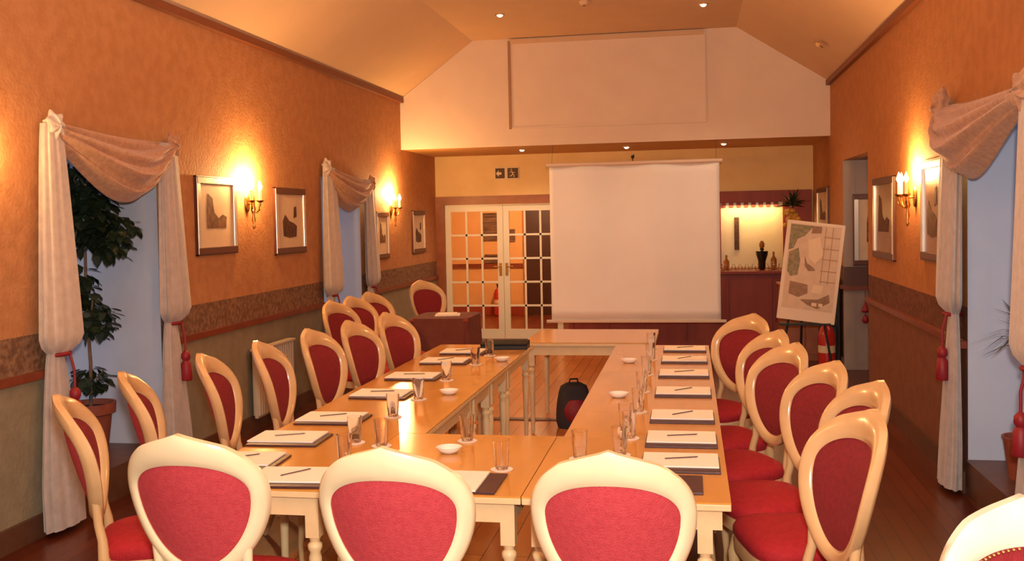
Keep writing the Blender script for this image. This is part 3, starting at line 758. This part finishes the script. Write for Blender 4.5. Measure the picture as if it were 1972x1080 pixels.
for (a, b, l) in ((4.44, 5.02, 'short table of the right arm next to the front row'), (5.02, 6.33, 'middle table in the right arm of the U'),
                  (6.33, 7.65, 'far end table of the right arm, near the easel')):
    table(-.58, TX1, a, b, l, G, inr=.28)
table(-1.33, -.28, 7.78, 8.72, 'pale wood table standing crosswise under the projection screen at the top of the U', 'crosswise table')

# ------------------------------------------------------------------ oval-back chairs
def oval(th, a, top, bot, zc, taper=.17, n=2.15):
    c, s = math.cos(th), math.sin(th)
    x = a*math.copysign(abs(c)**(2/n), c)
    z = (top if s > 0 else bot)*math.copysign(abs(s)**(2/n), s)
    if s < 0: x *= 1-taper*(abs(z)/bot)**1.6
    return x, zc+z
LEAN = math.tan(math.radians(15.5)); ZS = .47; YR = -.19; KC = 1.3
def back_map(x, z, off=0):
    return (x, YR-LEAN*(z-ZS)+KC*x*x+off, z)
def make_chair(name, label, group, wood, nails=False):
    t = empty(name, (0,0,0), 0, label, 'chair', group)
    # back frame: crowned ring with a small peaked crest
    N = 72; S = 9
    def ring(k, j):
        th = 2*PI*k/N
        xo, zo = oval(th, .250, .200, .305, .857); xi_, zi = oval(th, .202, .112, .255, .857)
        pk = math.exp(-abs(th-PI/2)/.16)*.020+math.exp(-((abs(th-PI/2)-.60)/.12)**2)*.003
        zo += pk
        f = j/(S-1); return xo+(xi_-xo)*f, zo+(zi-zo)*f, f
    bm = bmesh.new(); rows = []
    for k in range(N):
        fr, bk = [], []
        for j in range(S):
            x, z, f = ring(k, j); h = .014+.012*math.sin(PI*f)**.7
            fr.append(bm.verts.new(back_map(x, z, h))); bk.append(bm.verts.new(back_map(x, z, -h)))
        rows.append(fr+bk[::-1])
    for k in range(N):
        a, b = rows[k], rows[(k+1) % N]; m_ = len(a)
        for i in range(m_): bm.faces.new((a[i], a[(i+1) % m_], b[(i+1) % m_], b[i]))
    link('back_frame', bm, wood, t, True)
    # upholstered oval, domed front, flatter rear
    R = 10
    for sgn, dm in ((1, .03), (-1, .012)):
        bm = bmesh.new(); prev = None
        for r_ in range(R+1):
            f = 1-r_/R
            if r_ == R:
                c0 = bm.verts.new(back_map(0, .81, sgn*(.008+dm)))
                for k in range(N): bm.faces.new((prev[k], prev[(k+1) % N], c0))
                break
            cur = []
            for k in range(N):
                x, z = oval(2*PI*k/N, .206, .116, .259, .857)
                x *= f; z = .81+(z-.81)*f
                cur.append(bm.verts.new(back_map(x, z, sgn*(.008+dm*(1-f**3)))))
            if prev:
                for k in range(N): bm.faces.new((prev[k], prev[(k+1) % N], cur[(k+1) % N], cur[k]))
            prev = cur
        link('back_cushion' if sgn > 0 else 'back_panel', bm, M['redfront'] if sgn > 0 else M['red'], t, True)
    if nails:
        bm = bmesh.new()
        for k in range(96):
            x, z = oval(2*PI*k/96, .199, .109, .252, .857); p = back_map(x, z, .016+.004); sphere(bm, p, .0042, 6, 4)
        link('nail_trim', bm, M['gold'], t, True)
    # seat
    def seatpt(u, v, grow=0):
        th = 2*PI*u; n = 3.6; c, s = math.cos(th), math.sin(th)
        x = (.225+grow)*math.copysign(abs(c)**(2/n), c); y = (.205+grow)*math.copysign(abs(s)**(2/n), s)
        x *= 1+.10*(y/.2)
        return x*v, y*v
    bm = bmesh.new(); rows = []
    for (v, z) in ((1.0,.43), (1.03,.445), (1.03,.465), (.98,.485), (.85,.50), (.6,.51), (.3,.515)):
        rows.append([bm.verts.new((*seatpt(k/48, v), z)) for k in range(48)])
    for a, b in zip(rows, rows[1:]):
        for k in range(48): bm.faces.new((a[k], a[(k+1) % 48], b[(k+1) % 48], b[k]))
    bm.faces.new(rows[-1]); bm.faces.new(rows[0][::-1])
    link('seat', bm, M['redseat'], t, True)
    bm = bmesh.new(); rows = []
    for (v, z) in ((.97,.37), (1.02,.375), (1.03,.41), (1.01,.43)):
        rows.append([bm.verts.new((*seatpt(k/48, v), z)) for k in range(48)])
    for a, b in zip(rows, rows[1:]):
        for k in range(48): bm.faces.new((a[k], a[(k+1) % 48], b[(k+1) % 48], b[k]))
    bm.faces.new(rows[-1]); bm.faces.new(rows[0][::-1])
    link('seat_frame', bm, wood, t, True)
    for s in (-1, 1):     # cabriole front legs
        bm = bmesh.new(); tube(bm, [(s*.205,.165,.40), (s*.215,.18,.34), (s*.21,.178,.22), (s*.20,.165,.10), (s*.20,.168,.03), (s*.205,.175,.0)], [.026,.027,.02,.014,.013,.018], 10)
        link('leg', bm, wood, t, True)
    for s in (-1, 1):     # rear legs sweeping up into the stiles of the oval
        bm = bmesh.new(); tube(bm, [(s*.165,-.29,0), (s*.172,-.235,.14), (s*.178,-.195,.30), (s*.178,-.185,.44)], [.015,.018,.022,.024], 10)
        link('leg', bm, wood, t, True)
        x1, z1 = oval(-PI/2+s*.9, .226, .2, .28, .857)
        p = back_map(x1, z1)
        bm = bmesh.new(); tube(bm, [(s*.178,-.187,.42), (s*.168,-.192,.51), (s*.158,-.205,.57), p], [.024,.019,.018,.018], 10)
        link('stile', bm, wood, t, True)
    return t
CG = 'cream-framed red chairs round the U of tables'
ch = make_chair('dining_chair', 'x', CG, M['chair_wood'])
ch1 = make_chair('dining_chair', 'x', CG, M['chair_shaded'])
D = .35     # crest sits this far behind the chair's origin
used = set()
def place(i, cx, cy, rz, label, group=CG):
    """crest over (cx, cy); the chair faces local +y"""
    fx, fy = -math.sin(rz), math.cos(rz)
    loc = (cx+fx*D, cy+fy*D, 0); src = ch if i == 0 else ch1
    if i not in used:
        used.add(i); src.location = loc; src.rotation_euler = (0,0,rz); src['label'] = label; src['group'] = group; return src
    return dup(src, loc, rz, label, group)
place(0, -1.64, 2.92, math.radians(0), 'leftmost of the three cream-framed oval-back chairs seen from behind in the front row')
place(0, -.915, 2.81, 0, 'middle of the three cream-framed oval-back chairs seen from behind in the front row')
place(0, -.24, 2.82, 0, 'rightmost of the three cream-framed oval-back chairs seen from behind in the front row')
LN = ['nearest the camera on the left side, edge-on against the curtain', 'second from the camera on the left side, before the window recess',
      'third from the camera on the left side, left of the radiator', 'fourth from the camera on the left side, before the radiator', 'fifth from the camera on the left side, showing its full crimson oval',
      'sixth from the camera on the left side, second from the far end', 'at the far end of the left side, nearest the dark side table']
LP = [(-2.52,3.57,-29), (-2.60,4.16,-26), (-2.53,4.77,-15), (-2.46,5.30,-9), (-2.40,5.92,4), (-2.31,6.42,8), (-2.22,6.98,12)]
for (x, y, a), l in zip(LP, LN):
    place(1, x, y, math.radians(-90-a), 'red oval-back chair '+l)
RN = ['nearest the camera on the right side of the U', 'second from the camera on the right side, mostly hidden', 'third from the camera on the right side of the U',
      'fourth from the camera on the right side, below the easel board', 'fifth from the camera on the right side, partly hidden by the fourth', 'at the far end of the right side, below the screen corner']
RP = [(.60,3.50,17), (.73,4.10,14), (.64,4.64,20), (.53,5.28,26), (.50,5.87,24), (.41,6.82,42)]
for (x, y, a), l in zip(RP, RN):
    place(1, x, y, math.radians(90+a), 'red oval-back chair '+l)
ch2 = make_chair('dining_chair', 'flash-lit pale oval-back chair with studded red upholstery in the near right corner', 'pale studded chair', M['chair_pale'], True)
rz = math.radians(188); ch2.rotation_euler = (0,0,rz); ch2.location = (.76-math.sin(rz)*D, 2.46+math.cos(rz)*D, 0)
# far group along the left wall
FG = 'red oval-back chairs at the side table by the left wall'
FN = ['nearest of the three red chairs in a row by the far left curtain', 'middle of the three red chairs in a row by the far left curtain', 'farthest of the three red chairs in a row by the far left curtain']
for (x, y), l in zip([(-3.04,8.02), (-3.04,8.52), (-3.04,9.02)], FN): place(1, x, y, math.radians(-104), l, FG)
place(1, -3.0, 10.75, math.radians(-125), 'bright red oval-back chair just beyond the dark side table, by the far wall light', FG)
t = empty('side_table', (-2.52, 10.0, 0), 0, 'side table under a dark wine-red cloth near the glazed doors', 'table')
link('tabletop', bx(-.30, .30, -.34, .34, .715, .745), M['mahog'], t, bevel=.004)
bm = bmesh.new(); lathe(bm, [(.2,0), (.19,.02), (.04,.05), (.035,.6), (.1,.714)], 20); link('pedestal', bm, M['mahog'], t, True)
bm = bmesh.new()
def cl(u, v):
    th = 2*PI*u; n = 8; c, s = math.cos(th), math.sin(th)
    x = .31*math.copysign(abs(c)**(2/n), c); y = .35*math.copysign(abs(s)**(2/n), s)
    k = 1+.03*v*(1+math.sin(9*th)) if v > 0 else 1
    return (x*k, y*k, .75-.34*v)
g = grid_surface(bm, cl, 96, 8, True); bm.faces.new(g[0][::-1])
o = link('tablecloth', bm, M['cloth_red'], None, True); o.location = (-2.52, 10.0, 0); tag(o, 'dark wine-red cloth draped over the side table near the glazed doors', 'tablecloth')
bm = bmesh.new(); box(bm, -.13, .13, -.12, .12, 0, .012); box(bm, -.11, .10, -.1, .11, .012, .022)
o = link('napkin', bm, M['napkin'], None, bevel=.004); o.location = (-2.50, 9.98, .751); o.rotation_euler = (0,0,.2); tag(o, 'folded white napkin on the dark side table', 'napkin')

# ------------------------------------------------------------------ things on the tables
TZ = .7505
def pad(label, loc, rz, group, w=.31, d=.22, fshift=(.02,-.035), pen=True, fold=(.33,.25)):
    t = empty('notepad', (*loc, TZ), rz, label, 'notepad', group); PENR = random.uniform(.1,.9)
    link('folder', bx(-fold[0]/2+fshift[0], fold[0]/2+fshift[0], -fold[1]/2+fshift[1], fold[1]/2+fshift[1], 0, .009), M['folder'], t, bevel=.002)
    link('paper_sheets', bx(-w/2, w/2, -d/2, d/2, .009, .015), M['paper'], t)
    if pen:
        bm = bmesh.new(); a = PENR; c, s = math.cos(a)*.065, math.sin(a)*.065
        tube(bm, [(-c,-s+.01,.019), (c,s+.01,.019)], .0025, 8); tube(bm, [(c,s+.01,.019), (c*1.12,s*1.12+.01,.019)], [.003,.001], 8)
        link('pen', bm, M['pen'], t, True)
    return t
PG = 'notepads on dark folders set at each place'
lp = [((-1.54,3.62), 4, 'white notepad with pen at the left front corner of the tables'), ((-1.87,3.85), 3, 'notepad left of the front corner pad, second from the camera on the left side'),
      ((-1.84,4.27), 2, 'third notepad from the camera on the left arm of tables'), ((-1.80,4.73), 1, 'fourth notepad from the camera on the left arm of tables'),
      ((-1.76,5.42), 0, 'fifth notepad from the camera on the left arm, just before the crimson chair back'), ((-1.75,6.05), 0, 'sixth notepad from the camera on the left arm of tables'),
      ((-1.71,6.72), 0, 'seventh notepad from the camera on the left arm of tables'), ((-1.69,7.20), 0, 'farthest notepad on the left arm, before the laptop')]
for p, a, l in lp: pad(l, p, math.radians(a), PG)
rp = [(7.40, 'farthest notepad on the right arm of tables'), (6.85, 'second notepad from the far end of the right arm'), (6.25, 'third notepad from the far end of the right arm'),
      (5.60, 'fourth notepad from the far end, middle of the right arm'), (4.92, 'third notepad from the camera on the right arm of tables'), (4.42, 'second notepad from the camera on the right arm, pen lying across it'), (4.00, 'nearest notepad along the right arm, at the front right corner')]
for y, l in rp: pad(l, (-.05, y), 0, PG, .30, .22, (.0,-.045), True, (.31,.25))
pad('white notepad on dark folder between the middle and right front chairs', (-.88, 3.60), 0, PG, .20, .27, (.03,-.0), False, (.28,.27))
pad('white notepad partly hidden by the rightmost front chair', (-.15, 3.66), 0, PG, .18, .22, (.05,0), False, (.27,.24))

# tumblers on coasters
def make_glass():
    t = empty('drinking_glass', (0,0,0), 0, 'x', 'glass', 'x')
    bm = bmesh.new(); lathe(bm, [(.0,.004), (.024,.004), (.027,.01), (.034,.12), (.0322,.12), (.025,.016), (.0,.014)], 20, cap=False); link('tumbler', bm, M['glass'], t, True)
    bm = bmesh.new(); lathe(bm, [(.0,0), (.043,0), (.045,.003), (.0,.0036)], 20, cap=False); link('coaster', bm, M['coaster'], t, True)
    return t
g = make_glass()
gl = [(-1.42,3.86,'clear tumbler on a coaster behind the left front corner notepad'), (-1.50,4.22,'clear tumbler beside the third left-arm notepad'), (-1.36,4.17,'clear tumbler nearest the inner corner of the left arm and front table'),
      (-1.50,4.80,'clear tumbler at the inner end of the fourth left-arm notepad'), (-1.50,5.28,'clear tumbler before the bright reflection on the left arm'), (-1.50,5.92,'clear tumbler next to the sixth left-arm notepad'),
      (-1.46,6.58,'clear tumbler next to the seventh left-arm notepad'), (-1.45,7.02,'clear tumbler just before the black laptop'), (-.75,3.82,'clear tumbler on a white coaster behind the gap of the two right front chairs'),
      (-.30,4.10,'nearest clear tumbler in the line along the right arm'), (-.28,4.42,'second clear tumbler in the line along the right arm'), (-.31,4.62,'third clear tumbler in the line along the right arm'),
      (-.27,5.02,'fourth clear tumbler in the line, at the joint of the right arm tables'), (-.28,5.6,'fifth clear tumbler in the line along the right arm'), (-.28,6.2,'sixth clear tumbler in the line along the right arm'),
      (-.28,6.85,'seventh clear tumbler in the line along the right arm'), (-.30,7.45,'farthest clear tumbler on the right arm'), (-1.00,4.30,'clear tumbler near the white dish at the middle of the front tables'), (-.46,4.02,'clear tumbler just behind the rightmost front chair')]
GG = 'clear tumblers on coasters'
for i, (x, y, l) in enumerate(gl):
    if i == 0: g.location = (x, y, TZ); g['label'] = l; g['group'] = GG
    else: dup(g, (x, y, TZ), None, l, GG)
# white dishes
bm = bmesh.new(); lathe(bm, [(.0,.004), (.032,.0), (.05,.016), (.056,.026), (.052,.026), (.034,.008), (.0,.008)], 24, cap=False)
d0 = link('dish', bm, M['ceramic'], None, True)
for i, (x, y, l) in enumerate([(-1.03,4.08,'white round dish on the middle front table'), (-1.37,5.46,'white round dish halfway along the inner edge of the left arm'), (-1.31,6.76,'white round dish near the laptop end of the left arm'),
                               (-.40,5.43,'white round dish halfway along the inner edge of the right arm'), (-.42,6.72,'white round dish toward the far end of the right arm')]):
    o = d0 if i == 0 else d0.copy()
    if i: COL.objects.link(o)
    o.location = (x, y, TZ); tag(o, l, 'dish', 'white dishes for sweets')
# laptop
t = empty('laptop', (-1.42, 7.48, TZ), math.radians(4), 'closed black laptop at the far end of the left arm of tables', 'laptop')
link('base_shell', bx(-.18, .18, -.13, .13, 0, .028), M['black'], t, bevel=.004)
link('lid', bx(-.18, .18, -.13, .13, .029, .044), mat('laptop_lid', (.008,.008,.008), .85), t, bevel=.004)
# backpack under the crosswise table
t = empty('backpack', (-.97, 8.12, .004), .3, 'black and red backpack on the floor inside the U', 'backpack')
bm = bmesh.new()
def bp(u, v):
    th = 2*PI*u; n = 3; c, s = math.cos(th), math.sin(th)
    k = (1-.35*v**3)*(1 if v < .97 else .6); k *= .9+.1*min(1, v*8)
    return (.15*k*math.copysign(abs(c)**(2/n), c), .10*k*math.copysign(abs(s)**(2/n), s), .37*v)
g_ = grid_surface(bm, bp, 32, 14, True); bm.faces.new(g_[0][::-1]); bm.faces.new(g_[-1]); link('bag_body', bm, M['charcoal'], t, True)
bm = bmesh.new()
def pk(u, v):
    th = 2*PI*u; c, s = math.cos(th), math.sin(th)
    k = math.sin(PI*(.08+.84*v))**.5
    return (.10*k*c, -.085-.05*k*max(0, -s)+.0*s, .05+.19*v)
g_ = grid_surface(bm, pk, 24, 8, True); bm.faces.new(g_[0][::-1]); bm.faces.new(g_[-1]); link('front_pocket', bm, mat('crimson_nylon', (.22,.01,.015), .6), t, True)
bm = bmesh.new(); tube(bm, [(-.04,0,.36), (-.03,0,.40), (.03,0,.40), (.04,0,.36)], .008); link('grab_handle', bm, M['black'], t, True)

# ------------------------------------------------------------------ lights
def lamp(kind, loc, energy, col, size=.1, rot=None, name='lamp', sx=None):
    L = bpy.data.lights.new(name, kind); L.energy = energy; L.color = col
    if kind == 'AREA': L.size = size; L.shape = 'RECTANGLE'; L.size_y = sx or size
    else: L.shadow_soft_size = size
    o = bpy.data.objects.new(name, L); COL.objects.link(o); o.location = loc
    if rot: o.rotation_euler = rot
    return o
FLASH = lamp('POINT', (.05, -.02, 1.95), 560, (1,.94,.86), .06, name='camera_flash')
lamp('POINT', (-2.6, YB+1.8, 2.3), 150, (1,.66,.34), .12, name='corridor_fill')  # unseen light added to brighten the corridor
lamp('POINT', (2.3, 10.2, 2.0), 7, (1,.68,.48), .1, name='alcove_fill')  # unseen light added to brighten the alcove surfaces
lamp('AREA', (.83, 13.86, 1.87), 7, (1,.72,.36), .7, None, 'bar_fill', .04)  # added fill that makes the mirror panel bright yellow
# unseen uplighters added as soft ambient fill
def pendant(loc, label):
    t = empty('fill_uplighter', loc, 0, label, 'fill light', 'added fill uplighters out of view')
    bm = bmesh.new(); lathe(bm, [(.0,-.10), (.10,-.08), (.18,-.02), (.21,.05), (.20,.05), (.17,-.01), (.09,-.065), (.0,-.085)], 28, cap=False); link('glass_bowl', bm, M['ceramic'], t, True)
    for k in range(3):
        a = k*2*PI/3; bm = bmesh.new(); tube(bm, [(.2*math.cos(a), .2*math.sin(a), .05), (0,0,.45)], .004, 6); link('chain', bm, M['brass'], t, True)
    bm = bmesh.new(); tube(bm, [(0,0,.44), (0,0,4.0-loc[2]-.02)], .007); lathe(bm, [(.05,4.0-loc[2]-.03), (.06,4.0-loc[2]-.001)], 16); link('rod', bm, M['brass'], t, True)
    l = lamp('POINT', (0,0,.06), 85, (1,.74,.52), .07, name='fill_bulb'); l.parent = t
pendant((-1.0, 2.2, 3.15), 'added unseen fill uplighter, brass with white bowl, over the near end of the room')
pendant((-1.0, 5.9, 3.35), 'added unseen fill uplighter, brass with white bowl, above the middle of the tables')
for x, y in ((-2.2, 5.0), (.2, 5.0)):  # unseen downlights added for ambient fill
    spot_fixture((x, y, 3.999), 'added unseen fill spotlight in the flat ceiling over the tables, %s side' % ('left' if x < -1 else 'right'), watts=45)
w = bpy.data.worlds.new('world'); bpy.context.scene.world = w; w.use_nodes = True
w.node_tree.nodes['Background'].inputs[0].default_value = (1, .68, .42, 1)
w.node_tree.nodes['Background'].inputs[1].default_value = .28  # added warm fill, entering where the rear wall is left out

# ------------------------------------------------------------------ camera
cam = bpy.data.cameras.new('camera'); co = bpy.data.objects.new('camera', cam); COL.objects.link(co)
yaw, pitch, roll = math.radians(10.26), math.radians(2.2), .02
fw = Vector((-math.sin(yaw)*math.cos(pitch), math.cos(yaw)*math.cos(pitch), -math.sin(pitch)))
r0 = Vector((math.cos(yaw), math.sin(yaw), 0)); u0 = r0.cross(fw)
r = r0*math.cos(roll)-u0*math.sin(roll); u = u0*math.cos(roll)+r0*math.sin(roll)
mw = Matrix((r, u, -fw)).transposed().to_4x4(); mw.translation = (0, 0, 1.75); co.matrix_world = mw
cam.sensor_width = 36; cam.lens = 1900/1972*36; cam.shift_y = -47/1972; cam.clip_start = .05; cam.clip_end = 100
bpy.context.scene.camera = co
sc = bpy.context.scene
sc.view_settings.view_transform = 'Standard'; sc.view_settings.look = 'None'; sc.view_settings.exposure = 0
